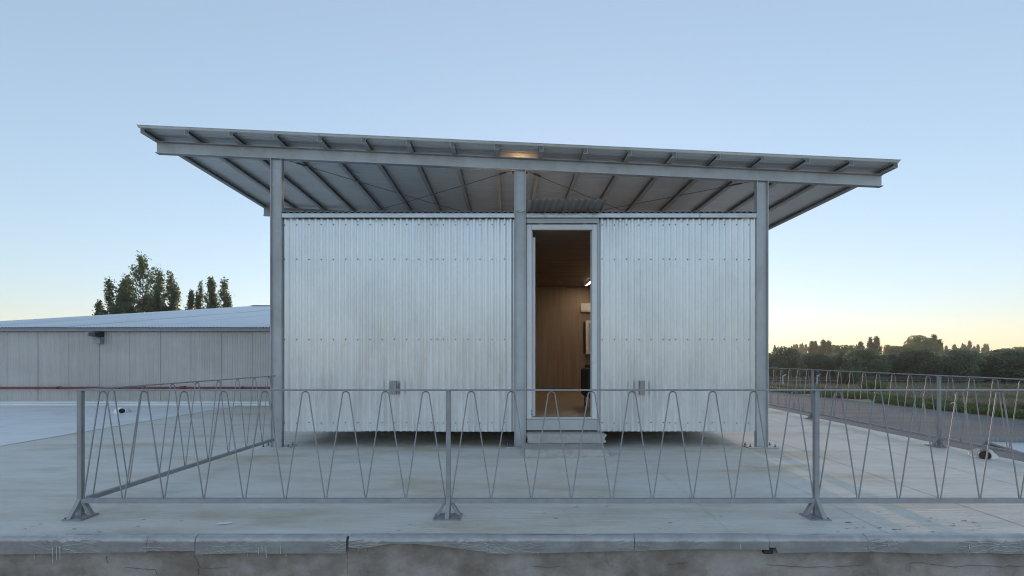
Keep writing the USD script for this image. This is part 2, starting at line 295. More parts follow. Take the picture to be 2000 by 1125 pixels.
for k, (p0, p1, low) in enumerate(pieces):
    x0, x1 = px2x(p0) + .0015, min(px2x(p1) - .0015, XR + .01)
    fl = [a for a, _ in low]; fz = [b for _, b in low]
    def F(U, V, x0=x0, x1=x1, k=k, fl=fl, fz=fz):
        X = x0 + (x1 - x0) * U
        zb = np.interp(U, fl, fz)
        R = .030
        # profile parameter: 0..0.30 on the deck, 0.30..0.55 round the edge, 0.55..1 down the face
        a = np.clip((V - .30) / .25, 0, 1) * np.pi / 2
        Y = FRONT + R - R * np.sin(a) + np.clip(.30 - V, 0, 1) / .30 * .02
        Z = -R + R * np.cos(a) + .003 + np.clip((V - .55) / .45, 0, 1) * (zb + R)
        q = np.stack([X * 9 + k * 3.1, Z * 16, Y * 9], -1).reshape(-1, 3)
        q2 = np.stack([X * 26, Z * 30 + k, Y * 26], -1).reshape(-1, 3)
        fold = fbm(q).reshape(U.shape) * .0035 + np.abs(noise(q2).reshape(U.shape)) * .0010
        amt = np.clip((V - .2) / .35, 0, 1)
        n = np.stack([np.zeros_like(U), -np.sin(a), np.cos(a)], -1)
        Pp = np.stack([X, Y, Z], -1) + n * (fold * (.25 + .75 * amt) + .002 * (k % 2))[..., None]
        return Pp, n
    nu = max(8, int((x1 - x0) / (.018 if -100 < p0 < 2021 else .08)))
    obj('foil_flashing', shell(F, np.linspace(0, 1, nu), np.concatenate([np.linspace(0, .28, 4), np.linspace(.3, .55, 6), np.linspace(.60, 1, 9)]), .0015), 'foil', base, smooth=50)
drips = []
for px, z0, z1 in ((57, -.112, -.150), (104, -.05, -.160), (111, -.05, -.135), (118, -.05, -.135), (72, -.11, -.118), (520, -.05, -.125), (505, -.06, -.102), (548, -.05, -.10), (477, -.112, -.135), (512, -.05, -.09), (553, -.108, -.13), (697, -.082, -.097), (711, -.082, -.097), (1051, -.104, -.122), (1446, -.035, -.075), (1735, -.04, -.06), (1892, -.04, -.07)):
    y = FRONT - .008 if z0 > -.08 else FRONT + .028
    m = tube([(px2x(px), y, z0), (px2x(px) + .001, y, (z0 + z1) / 2), (px2x(px) + .002, y, z1)], .0019, 6)
    drips.append(m)
obj('paint_drips', cat(*drips), 'lime_drip', base, smooth=True, kind='stuff')

cr = []
for line in ([(1780, 1103), (1790, 1101), (1802, 1100), (1815, 1103), (1840, 1106), (1870, 1110), (1895, 1106), (1935, 1107), (1965, 1110), (1978, 1107), (2010, 1110)], [(1782, 1103), (1783, 1110), (1783, 1118)],
             [(1500, 1105), (1512, 1106), (1545, 1108), (1580, 1110), (1640, 1109), (1690, 1106)], [(374, 1086), (382, 1096), (386, 1108), (385, 1125)], [(386, 1111), (410, 1112), (440, 1110)], [(204, 1088), (206, 1102)],
             [(240, 1110), (262, 1112), (300, 1115), (303, 1125)], [(676, 1070), (677, 1100), (678, 1125)], [(1036, 1108), (1058, 1109), (1075, 1111), (1096, 1108)], [(1184, 1080), (1186, 1098), (1190, 1106), (1200, 1109)], [(1305, 1105), (1325, 1103), (1345, 1101)], [(1700, 1080), (1704, 1102)]):
    p = np.array([((a - 991) * 2.835 / 880, FRONT + .0295, 1.13 - (b - 697) * 2.835 / 880) for a, b in line])
    t = np.linspace(0, 1, (len(p) - 1) * 6 + 1); f = np.interp(t, np.linspace(0, 1, len(p)), np.arange(len(p)))
    q = np.stack([np.interp(f, np.arange(len(p)), p[:, i]) for i in range(3)], 1) + rng.normal(0, .0011, (len(t), 3)) * [1, 0, 1]
    w = .0005 + .0009 * rng.random(len(t))[:, None] * np.array([[0, 0, 1.0]])
    if abs(p[0, 2] - p[-1, 2]) > abs(p[0, 0] - p[-1, 0]): w = w[:, [2, 1, 0]]
    v = np.vstack([q - w, q + w]); n_ = len(q)
    cr.append(trimesh.Trimesh(v, [g for i in range(n_ - 1) for g in ([i, i + 1, n_ + i + 1], [i, n_ + i + 1, n_ + i])], process=False))
obj('cracks', cat(*cr), 'crack_dirt', base, kind='stuff')

deck = thing('roof_deck', kind='structure')
edges = list(np.arange(5.48, -6.5, -1.0)) + list(np.arange(-6.52, -17.3, -1.0))
edges = [e for e in edges]
for k in range(len(edges) - 1):
    a, b = edges[k + 1], edges[k]
    white = b < -6.3
    y1 = YB if b > 1.5 else YB
    nu, nv = 12, 96
    u, v = np.linspace(0, 1, nu), np.linspace(FRONT + .02, y1, nv)
    U, V = np.meshgrid(u, v, indexing='ij')
    lap = .03
    jitter = noise(np.stack([V * .8 + k * 9, V * 0, V * 0], -1).reshape(-1, 3)).reshape(V.shape) * .012
    X = skew(a - lap + (b - a + lap) * U, V) + jitter * (1 - U)
    q = np.stack([X * .9, V * 1.6, np.zeros_like(X)], -1).reshape(-1, 3)
    Z = fbm(q).reshape(X.shape) * .0035 + .0016 * (1 - U) ** 6 + .0002 * (k % 2)
    if white: Z = Z + .006
    obj('membrane_strip', trimesh.Trimesh(np.stack([X, V, Z], -1).reshape(-1, 3), grid(nu, nv), process=False), 'membrane_white' if white else 'membrane_aged', deck, smooth=True)
# patches of newer paint and lifted flakes
def flake(cx, cy, w, h, seed):
    r = np.random.default_rng(seed); n = 14; a = np.linspace(0, 2 * np.pi, n, endpoint=False)
    rr = .6 + .4 * r.random(n)
    p = np.stack([cx + w * rr * np.cos(a) + h * .8 * np.sin(a), cy + h * rr * np.sin(a), .0035 + .001 * r.random(n)], 1)
    v = np.vstack([[cx, cy, .0045], p]); f = [[0, 1 + i, 1 + (i + 1) % n] for i in range(n)]
    return trimesh.Trimesh(v, f, process=False)
obj('paint_patch', flake(-1.92, 3.05, .055, .03, 1), 'membrane_white', deck)
fl = []
for i in range(46):
    x, y = rnd.uniform(-3.6, 3.9), 2.9 + abs(rnd.gauss(0, .35)); s = rnd.uniform(.003, .011)
    fl.append(flake(x, y, s * 1.8, s * .5, i))
for i in range(18):
    x, y = rnd.uniform(2.2, 3.2), rnd.uniform(2.9, 3.1); s = rnd.uniform(.006, .016)
    fl.append(flake(x, y, s * 1.8, s * .4, 100 + i))
obj('flakes', cat(*fl), 'clay_pipe', deck, kind='stuff')

# ------------------------------------------------------------ steel canopy
can = thing('steel_canopy', 'steel canopy of columns, tilted beams and corrugated roof standing over the metal cabin', 'canopy')
SL = -0.0458
def zb(x): return 3.462 + SL * x              # underside of the tilted beams
BH, PH = .150, .066
TILT = math.atan(SL)
def tilt(m):                                   # rotate a mesh built with z measured from the beam underside into the tilted plane
    v = m.vertices.copy(); v[:, 2] += 3.462 + SL * v[:, 0]; m.vertices = v; return m
for y in (5.62, 8.085, 10.90):
    m = beam(-4.37, 4.665, [(y + a, b + BH / 2) for a, b in ipn(BH, .066, .006, .009)])
    obj('beam', tilt(m), 'steel_paint', can)
cols = []
for x in (-2.873, .159, 3.168):
    for y in (5.62, 8.085, 10.90):
        if y > 6 and x == .159: continue
        h = zb(x) + .003 * 0
        prof = ipn(.142, .066, .006, .008)     # web parallel to the front
        m = beam(.012, h - .004, [(p, q) for p, q in prof])
        vv = m.vertices.copy(); m.vertices = np.stack([x + vv[:, 2], y + vv[:, 1] * 1.0, vv[:, 0]], 1); m.fix_normals()
        c = obj('column', m, 'steel_paint', can)
        obj('base_plate', cbox(x - .19, x + .19, y - .06, y + .12, .001, .013, .002), 'steel_paint', c)
        for sx in (-.155, .155):
            for dy in (-.03, .09):
                obj('bolt', cat(cyl((x + sx, y + dy, .012), (x + sx, y + dy, .045), .007, 8), cyl((x + sx, y + dy, .013), (x + sx, y + dy, .026), .013, 6)), 'rod_steel', c)
Y0, Y1 = 5.376, 11.25
for k in range(18):
    x = -4.375 + k * (9.03 / 17)
    # lipped channel purlin: open to one side
    w, t = .052, .003
    prof = [(-w / 2, 0), (w / 2, 0), (w / 2, .016), (w / 2 - t, .016), (w / 2 - t, t), (-w / 2 + t, t), (-w / 2 + t, PH - t), (w / 2 - t, PH - t), (w / 2 - t, PH - .016), (w / 2, PH - .016), (w / 2, PH), (-w / 2, PH)]
    m = beam(Y0 + .025, Y1 - .03, prof)
    vv = m.vertices.copy(); m.vertices = np.stack([x + (vv[:, 1] if k < 9 else -vv[:, 1]), vv[:, 0], vv[:, 2] + BH + .001], 1); m.fix_normals()
    p = obj('purlin', tilt(m), 'purlin_steel', can)
    cap = box(x - w / 2 + .003, x + w / 2 - .003, Y0 + .0255, Y0 + .028, BH + .005, BH + PH - .003)
    obj('end_cap', tilt(cap), 'rod_steel', p)
ZS = BH + PH + .011
ny = 6; wy = (Y1 - Y0) / ny
for k in range(ny):
    a, b = Y0 + k * wy, Y0 + (k + 1) * wy
    pl = lambda U, V, W, k=k: np.stack([V, U, 3.462 + SL * V + ZS + W + .0022 * (k % 2)], -1)
    m = corrugated(a, b + .03 if k < ny - 1 else b, -4.43, 4.70, .076, .021, pl, nv=10, per=10, phase=Y0)
    obj('roof_sheet', m, 'roof_sheet', can, smooth=40)
# crossed tie rods below the roof, column head to column head
def head(x, y): return np.array([x, y, zb(x) + .02])
for (a, b) in (((-2.80, 5.66), (.12, 8.05)), ((.09, 5.66), (-2.80, 8.05)), ((.23, 5.66), (3.10, 8.05)), ((3.10, 5.66), (.20, 8.05))):
    A, B = head(*a), head(*b); B[2] -= .01 if a[0] < b[0] else -.012
    mid = (A + B) / 2; mid[2] -= .012
    r = obj('tie_rod', tube([A, (A + mid) / 2 - [0, 0, .003], mid, (B + mid) / 2 - [0, 0, .003], B], .0048, 8), 'old_steel', can, smooth=True)
    d = (B - A) / np.linalg.norm(B - A)
    obj('turnbuckle', cyl(A + d * .14, A + d * .26, .011, 8), 'rod_steel', r)

lamp = thing('soffit_lamp', 'small lit warm lamp behind the middle column head, lighting the canopy underside', 'lamp')
xz = zb(.16)
obj('housing', cat(cbox(.06, .26, 5.70, 5.78, xz + .02, xz + .065), cbox(.14, .18, 5.655, 5.70, xz + .03, xz + .05)), 'plastic_dark', lamp)
obj('lens', box(.075, .245, 5.71, 5.77, xz + .0655, xz + .0675), 'lamp_warm', lamp)

# ------------------------------------------------------------ corrugated cabin
cab = thing('corrugated_cabin', 'pale galvanised corrugated metal cabin with open glazed doorway under the steel canopy', 'cabin')
YF, ZB0, ZT = 5.622, .198, 2.862
def wall_front(U, V, W): return np.stack([U, YF + .012 - W, V], -1)
shs = [(-2.797, -1.815), (-1.845, -.875), (-.905, .084), (1.150, 2.060), (2.030, 3.092)]
for k, (a, b) in enumerate(shs):
    off = (0, .002, .004, .001, .003)[k]
    pl = lambda U, V, W, off=off: wall_front(U, V, W + off)
    m = corrugated(a, b, ZB0 + (.000, .003, -.002, .001, .002)[k], ZT - .004, .0762, .021, pl, nv=40, per=12, phase=-2.78, dent=.0020, seed=k)
    obj('corrugated_sheet', m, 'galvanised_sheet', cab, smooth=40)
for side, wx in ((-1, -2.800), (1, 3.095)):
    for k in range(5):
        a = YF + .03 + k * .985; b = a + 1.0
        pl = lambda U, V, W, wx=wx, side=side, k=k: np.stack([wx + side * (-.012 + W + .002 * (k % 2)) - side * .0, U, V], -1)
        obj('corrugated_sheet', corrugated(a, b, ZB0, ZT, .0762, .0175, pl, nv=2, per=8, phase=YF), 'galvanised_sheet', cab, smooth=40)
for k in range(6):
    a = -2.79 + k * .98; b = min(a + .99, 3.09)
    pl = lambda U, V, W, k=k: np.stack([U, 10.60 + W + .002 * (k % 2), V], -1)
    obj('corrugated_sheet', corrugated(a, b, ZB0, ZT, .0762, .0175, pl, nv=2, per=8), 'galvanised_sheet', cab, smooth=40)
# roof sheets of the cabin, their wavy ends showing above the front flashing
for k in range(6):
    a = -2.79 + k * .98; b = min(a + .995, 3.092)
    pl = lambda U, V, W, k=k: np.stack([U, V, 2.935 + W + .002 * (k % 2)], -1)
    obj('cabin_roof_sheet', corrugated(a, b, YF - .02, 10.64, .0762, .018, pl, nv=2, per=10, phase=-2.77), 'roof_sheet', cab, smooth=40)
for a, b in ((-2.797, .085), (.236, 3.092)): obj('wave_closure', box(a, b, YF - .008, YF + .02, 2.9125, 2.938), 'dark_gap', cab)
def screw(x, z, s=1.0):
    return cat(cyl((x, YF - .005, z), (x, YF + .001, z), .0085 * s, 8), cyl((x, YF - .011, z), (x, YF - .005, z), .0052 * s, 6))
for lo, hi in ((-2.797, .084), (1.150, 3.092)):
    sc = []
    for z in (2.778, 2.347, 1.347, .308):
        x = -2.78
        k = 0
        while x < hi - .01:
            if x > lo + .005: sc.append(screw(x, z + rnd.uniform(-.004, .004)))
            x += .1524
        for e in ([-1.83, -.89] if lo < 0 else [2.045]):
            sc.append(screw(-2.78 + round((e + 2.78) / .0762) * .0762, z + rnd.uniform(-.004, .004)))
    for i in range(7): sc.append(screw(-2.78 + .0762 * rnd.randint(int((lo + 2.85) / .0762), int((hi + 2.70) / .0762)), 2.815 + rnd.uniform(-.006, .006), .7))
    obj('screws', cat(*sc), 'screw_metal', cab, kind='stuff')
for a, b in ((-2.80, .085), (.236, 2.395), (2.385, 3.095)):
    obj('top_flashing', cat(cbox(a, b, YF - .030, YF - .026, ZT - .003, ZT + .050, .001), cbox(a, b, YF - .026, YF + .05, ZT + .046, ZT + .050, .001)), 'galvanised_flashing', cab)
# structure of the doorway
for y in (7.6, 10.35): obj('skid_beam', cbox(-1.9, 3.06, y, y + .10, .004, .216, .004), 'old_steel', cab)
obj('threshold', box(.236, 1.118, YF + .051, 5.70, .345, .364), 'sill_metal', cab)
obj('lintel', cbox(.236, 1.142, YF - .006, YF + .05, 2.796, ZT - .004, .002), 'sill_metal', cab)
obj('head_gap', box(.236, 1.142, YF + .030, YF + .05, 2.772, 2.796), 'dark_gap', cab)
for x in (.395, .945): obj('wood_wedge', cbox(x, x + .055, YF + .006, YF + .028, 2.784, 2.795, .001), 'wedge_wood', cab)
obj('door_trim', cbox(1.120, 1.148, YF - .004, YF + .05, .20, 2.795, .002), 'sill_metal', cab)
obj('door_sill', cbox(.236, 1.118, YF - .012, YF + .05, .215, .352, .003), 'sill_metal', cab)
fr = []
x0, x1, z0, z1 = .238, 1.118, .356, 2.782
FZD, TZD = .378, 2.64
door = obj('door_frame', cat(cbox(x0, x0 + .066, YF - .004, YF + .05, z0, z1), cbox(x1 - .062, x1, YF - .004, YF + .05, z0, z1), cbox(x0 + .066, x1 - .062, YF - .003, YF + .05, z1 - .066, z1), cbox(x0 + .066, x1 - .062, YF + .002, YF + .05, z0, z0 + .018)), 'aluminium_white', cab)
leafp = obj('door_leaf', cat(*[cbox(.318, .352, p, q, r_, t_, .002) for p, q, r_, t_ in ((5.690, 5.755, FZD, TZD), (6.385, 6.450, FZD, TZD), (5.755, 6.385, FZD, FZD + .09), (5.755, 6.385, TZD - .065, TZD))]), 'aluminium_white', cab, label='door leaf standing open into the room')
obj('pane', box(.332, .338, 5.756, 6.384, FZD + .091, TZD - .066), 'pane_glass', leafp)
obj('inner_stop', cat(box(x0 + .067, x0 + .078, YF + .037, YF + .055, z0 + .02, z1 - .068), box(x1 - .072, x1 - .063, YF + .037, YF + .055, z0 + .02, z1 - .068)), 'aluminium_white', door)
for z in (.40, .445): obj('hinge', cbox(x0 + .062, x0 + .070, YF - .012, YF - .004, z, z + .028, .001), 'plastic_dark', door)
# wood lined room
FZ, CZ, YW = .365, 2.742, 10.40
rr = np.random.default_rng(3)
for k in range(34):
    a = 5.70 + k * .14
    obj('floor_board', cbox(-2.70, 3.0, a + .001, min(a + .1385, YW), FZ - .02, FZ + rr.uniform(-.0008, .0008), .0012), 'wood_floor', cab)
for k in range(34):
    a = 5.70 + k * .14
    obj('ceiling_board', cbox(-2.70, 3.0, a + .001, min(a + .1385, YW), CZ + rr.uniform(-.001, .001), CZ + .02, .002), 'wood_ceiling', cab)
for k in range(5):
    a = -2.7 + k * 1.14
    obj('wall_panel', cbox(a + .001, a + 1.139, YW, YW + .02, FZ, CZ, .0015), 'wood_panel', cab)
for x in (-2.72, 3.0):
    for k in range(4):
        a = 5.70 + k * 1.175
        obj('wall_panel', cbox(x, x + .02, a + .001, a + 1.174, FZ, CZ, .0015), 'wood_panel', cab)
for a, b in ((-2.7, .20), (1.15, 3.0)):
    obj('wall_panel', cbox(a, b, YF + .065, YF + .08, FZ, CZ, .0015), 'wood_panel', cab)
obj('under_floor', box(-2.72, 3.02, YF + .052, 10.5, .217, .344), 'old_steel', cab)
obj('skirting', cbox(-2.70, 3.0, YW - .014, YW - .001, FZ + .001, FZ + .05, .002), 'wood_ceiling', cab)
# little sheet canopy over the doorway
aw = thing('door_awning', 'short corrugated metal awning tilted out above the glazed doorway', 'awning')
pl = lambda U, V, W: np.stack([U, YF + .10 - V, 2.952 + .09 * V + W], -1)
obj('awning_sheet', corrugated(.232, 1.165, 0, .40, .0762, .018, pl, nv=4, per=10, phase=.24), 'awning_metal', aw, smooth=40)
obj('end_strip', trimesh.convex.convex_hull(np.array([[x, YF + .10 - v, 2.952 + .09 * v + w] for x in (1.166, 1.170) for v in (.05, .40) for w in (-.008, .010)])), 'galvanised_flashing', aw)

# things in the room
led = thing('linear_lamp', 'lit warm linear lamp fixed along the cabin ceiling', 'lamp')
obj('housing', cbox(1.745, 1.785, 6.60, 10.06, CZ - .022, CZ - .002, .001), 'plastic_white', led)
obj('diffuser', box(1.750, 1.780, 6.61, 10.05, CZ - .026, CZ - .0225), 'led_warm', led)
vb = thing('wall_vent', 'small pale square vent box high on the wooden back wall', 'vent')
obj('casing', cbox(1.68, 1.91, YW - .07, YW - .002, 2.16, 2.36, .006), 'plastic_white', vb)
for k in range(5): obj('louvre', cbox(1.70, 1.89, YW - .074, YW - .0705, 2.185 + k * .033, 2.20 + k * .033, .001), 'plastic_white', vb)
bd = thing('framed_board', 'pale framed glass panel hung on the wooden back wall inside', 'board')
obj('frame', cat(cbox(1.79, 1.85, YW - .13, YW - .06, 1.19, 1.96), cbox(2.51, 2.57, YW - .13, YW - .06, 1.19, 1.96), cbox(1.85, 2.51, YW - .13, YW - .06, 1.90, 1.96), cbox(1.85, 2.51, YW - .13, YW - .06, 1.19, 1.25)), 'plastic_white', bd)
obj('panel', box(1.85, 2.51, YW - .11, YW - .08, 1.25, 1.90), 'board_pane', bd)
obj('bracket', cat(box(1.75, 1.78, YW - .12, YW - .002, 1.22, 1.92), box(1.78, 2.4, YW - .059, YW - .002, 1.45, 1.6)), 'plastic_dark', bd)
sw = thing('wall_socket', 'dark square socket on the wooden back wall by the armchair', 'socket')
obj('plate', cbox(1.70, 1.82, YW - .012, YW - .001, .73, .85, .003), 'plastic_dark', sw)
obj('face', cbox(1.73, 1.79, YW - .018, YW - .012, .76, .82, .002), 'plastic_grey', sw)
def rbox(x0, x1, y0, y1, z0, z1, r):
    s = trimesh.creation.icosphere(2, r).vertices
    return trimesh.convex.convex_hull(np.vstack([s + [x, y, z] for x in (x0 + r, x1 - r) for y in (y0 + r, y1 - r) for z in (z0 + r, z1 - r)]))
ch = thing('armchair', 'dark leather armchair with thin legs half hidden by the door frame inside the cabin', 'chair')
cx, cy = 1.15, 6.5
obj('seat', rbox(cx + .08, cx + .56, cy + .02, cy + .56, FZ + .24, FZ + .38, .05), 'chair_leather', ch, smooth=40)
obj('backrest', rbox(cx + .06, cx + .58, cy + .48, cy + .62, FZ + .20, FZ + .66, .06), 'chair_leather', ch, smooth=40)
for a in (cx, cx + .52): obj('armrest', rbox(a, a + .12, cy, cy + .60, FZ + .16, FZ + .60, .055), 'chair_leather', ch, smooth=40)
for a in (cx + .06, cx + .58):
    for b in (cy + .06, cy + .54): obj('leg', cyl((a, b, FZ + .001), (a, b, FZ + .20), .011, 8), 'plastic_dark', ch)

# two small metal boxes on the cabin wall
for x, lab in ((-1.40, 'small open grey metal box low on the cabin wall left of the middle column'), (1.665, 'small open grey metal box low on the cabin wall right of the doorway')):
    w = thing('wall_box', lab, 'wall box', 'metal boxes on the cabin wall')
    obj('cover', cat(cbox(x - .029, x + .029, YF - .075, YF - .072, .665, .835, .001), cbox(x - .029, x - .026, YF - .072, YF - .004, .665, .835, .001), cbox(x + .026, x + .029, YF - .072, YF - .004, .665, .835, .001)), 'old_steel', w)
    obj('core', cyl((x, YF - .04, .69), (x, YF - .04, .81), .021, 12), 'plastic_dark', w)

# stone steps with broken ends
from shapely.geometry import Polygon
def slab(x0, x1, y0, y1, z0, z1, seed):
    nx, ny_, nz = 44, 14, 6
    b = trimesh.creation.box([1, 1, 1]).subdivide().subdivide().subdivide().subdivide()
    v = b.vertices.copy() + .5
    P = np.stack([x0 + v[:, 0] * (x1 - x0), y0 + v[:, 1] * (y1 - y0), z0 + v[:, 2] * (z1 - z0)], 1)
    n = fbm(P * [9, 14, 22] + seed)
    n2 = fbm(P * [22, 30, 40] + seed * 3)
    endw = np.abs(v[:, 0] - .5) * 2
    e = np.clip((endw - .90) / .10, 0, 1)
    P[:, 0] += np.sign(v[:, 0] - .5) * (n * .045 + n2 * .015) * e
    side = v[:, 1] < .001
    P[side, 1] += n2[side] * .003
    top = v[:, 2] > .999
    P[top, 2] += n2[top] * .0025 * (1 - e[top] * .2)
    rim = (v[:, 2] > .999) & (v[:, 1] < .001)
    P[rim, 1] += .004; P[rim, 2] -= .004
    return trimesh.Trimesh(P, b.faces, process=False)
st = thing('stone_step', 'lower rough stone step lying on the deck before the doorway', 'step', 'doorway steps')
obj('slab', slab(.212, 1.140, 5.075, 5.50, .002, .084, 1.0), 'stone_step', st, smooth=40)
st2 = thing('stone_step', 'upper rough stone step right under the door sill', 'step', 'doorway steps')
obj('slab', slab(.250, 1.185, 5.455, 5.70, .088, .197, 5.0), 'stone_step', st2, smooth=40)
obj('underslab', slab(.262, 1.160, 5.515, 5.68, .002, .084, 9.0), 'stone_step', st2, smooth=40)

# ------------------------------------------------------------ railings
RT, RB = .900, .112
def hairpin(s, r=.0045, R=.025, top=RT - .012, low=RB + .014):
    h = top - r - low
    a = math.atan((s / 2 - R) / (h - R)) if h > R else .15
    half = s / 2 - .006
    pts = [(-half, low)]
    for q in np.linspace(math.pi - a, a, 9): pts.append((R * math.cos(q), top - r - R + R * math.sin(q)))
    pts.append((half, low))
    p = np.array(pts); full = [p[0]]
    full += [p[0] + (p[1] - p[0]) * t for t in (.5, .95)] + list(p[1:-1]) + [p[-2] + (p[-1] - p[-2]) * t for t in (.05, .5)] + [p[-1]]
    return np.array(full)
def railing(label, A, B, bays, phase, posts, gus, rail_ext=(0, 0)):
    """A,B: deck points of the line; posts: distances along it; bays: hairpin centres along it"""
    A, B = np.array(A, float), np.array(B, float); L = np.linalg.norm(B - A); d = (B - A) / L; n = np.array([-d[1], d[0]])
    def to(m):
        v = m.vertices.copy(); m.vertices = np.stack([A[0] + d[0] * v[:, 0] + n[0] * v[:, 1], A[1] + d[1] * v[:, 0] + n[1] * v[:, 1], v[:, 2]], 1); return m
    t = thing('railing', label, 'railing')
    obj('top_rail', to(cbox(-rail_ext[0], L + rail_ext[1], -.018, .018, RT - .011, RT, .002)), 'rail_paint', t)
    lows = sorted(set([p for p in posts] + [0, L]))
    for a, b in zip(lows[:-1], lows[1:]):
        if b - a > .1: obj('bottom_rail', to(cbox(a + .016, b - .016, -.016, .016, RB - .018, RB + .014, .002)), 'rail_paint', t)
    for c, s in bays:
        q = hairpin(s)
        r = rnd.uniform(-.004, .004)
        obj('baluster', to(tube(np.stack([c + r + q[:, 0], np.zeros(len(q)), q[:, 1]], 1), .0045, 7)), 'rail_paint', t, smooth=60)
    for p in posts:
        po = obj('post', to(cbox(p - .016, p + .016, -.0155, .0155, .006, RT - .0115, .002)), 'rail_paint', t)
        g = gus(p)
        x0 = -.085 if g[0] else -.03; x1 = .085 if g[1] else .03; y0 = -.095 if g[2] else -.035; y1 = .095 if g[3] else .035
        obj('base_plate', to(cbox(p + x0 - .012, p + x1 + .012, y0 - .006, y1 + .006, .001, .009, .002)), 'rail_paint', po)
        def strut(ax, sgn, ln):
            w = .014
            q = [(sgn * .016, .125), (sgn * ln, .010), (sgn * (ln - .028), .010), (sgn * .016, .088)]
            pts = []
            for a, z in q:
                for k in (-w, w): pts.append((p + a, k, z) if ax == 0 else (p + k, a, z))
            return trimesh.convex.convex_hull(np.array(pts))
        for on, ax, sgn, ln in ((g[0], 0, -1, .09), (g[1], 0, 1, .09), (g[2], 1, -1, .095), (g[3], 1, 1, .095)):
            if on: obj('gusset', to(strut(ax, sgn, ln)), 'rail_paint', po)
        for bx, by in ((x0 + .005, y0 + .01), (x1 - .005, y0 + .01)):
            obj('bolt', to(cyl((p + bx, by, .009), (p + bx, by, .018), .007, 6)), 'rod_steel', po)
    return t
YR = 3.20
xA, xB = -3.030, 5.330
bay = 2.611
posts = [0, bay, 2 * bay, 3 * bay]
fb = []
for k in range(4):
    a = k * bay; b = min(a + bay, xB - xA)
    nn = 9 if k < 3 else int(round((b - a) / .29))
    if nn:
        s = (b - a - .03) / nn
        fb += [(a + .015 + (i + .5) * s, s) for i in range(nn)]
railing('long grey front railing of bent wire hairpins running along the deck edge', (xA, YR), (xB, YR), fb, 0, posts, lambda p: (p > .1, p < 2 * bay - .1, True, False), rail_ext=(.018, .018))
LA, LB = np.array((xA + .001, YR + .034)), np.array((-2.885, 5.575))
Ll = np.linalg.norm(LB - LA)
s = .2925
lb = [(.195 + i * s, s) for i in range(7)] + [(.195 + 7 * s - .01, s * .93)]
railing('short grey left railing running from the corner post back to the left column', LA, LB, lb, 0, [], None)
RA, RBp = (xB, YR + .034), (skew(5.33, 11.2), 11.2)
Lr = np.linalg.norm(np.array(RBp) - np.array(RA))
rp = [0.0, 2.45, 4.98, 7.51]
rb = []
for a, b in zip(rp[:-1], rp[1:]):
    s9 = (b - a - .03) / 9
    rb += [(a + .015 + (i + .5) * s9, s9) for i in range(9)]
railing('grey right railing running back along the deck side above the yard', RA, RBp, rb, 0, rp, lambda p: (True, True, False, True), rail_ext=(0, 0))

# ------------------------------------------------------------ pipes on the deck and the neighbour's little roof
def vent(label, x, y, r, ang, mat):
    t = thing('pipe_outlet', label, 'pipe outlet', loc=(x, y, 0), rz=ang)
    outer = trimesh.creation.annulus(r_min=r * .82, r_max=r, height=.12, sections=24)
    outer.apply_transform(trimesh.transformations.rotation_matrix(math.pi / 2, [1, 0, 0])); outer.apply_translation([0, .06, r * .8])
    obj('pipe', outer, mat, t, smooth=40)
    back = trimesh.creation.cylinder(radius=r * .815, height=.004, sections=24); back.apply_transform(trimesh.transformations.rotation_matrix(math.pi / 2, [1, 0, 0])); back.apply_translation([0, .018, r * .8])
    obj('bore', back, 'dark_gap' if x < 0 else 'clay_pipe', t)
    # membrane dressed up around the pipe
    s = trimesh.creation.icosphere(3, 1.0); v = s.vertices.copy()
    v = v * [r * 2.3, .17, r * 1.75] * (1 + .10 * noise(v * 3 + x))[:, None] + [0, .205, 0]
    obj('collar', trimesh.Trimesh(v, s.faces, process=False), 'membrane_white' if x < 0 else 'membrane_aged', t, smooth=True)
vent('dark round pipe mouth wrapped in white membrane near the warehouse wall', -7.70, 9.0, .062, 38, 'membrane_white')
vent('brown pipe mouth in a raised bump of the deck beside the right railing', 5.28, 4.98, .050, -42, 'plastic_dark')

lr = thing('lower_canopy', 'low metal canopy with ribbed upstand just beyond the right railing', 'canopy')
obj('tray', trimesh.convex.convex_hull(np.array([(5.99, 5.62, .074), (5.95, 5.15, .022), (8.6, 5.15, -.05), (8.6, 5.62, .0), (5.99, 5.62, .050), (5.95, 5.15, .0), (8.6, 5.15, -.08), (8.6, 5.62, -.03)])), 'sill_metal', lr)
pl = lambda U, V, W: np.stack([U, 5.66 + W, V], -1)
obj('ribbed_upstand', corrugated(5.96, 8.6, -.05, .118, .060, .02, pl, nv=2, per=8), 'warehouse_trim', lr, smooth=40)
for x in (6.6, 8.4):
    for y in (5.25, 5.55): obj('leg', cyl((x, y, GROUND), (x, y, -.09), .03, 10), 'warehouse_trim', lr)

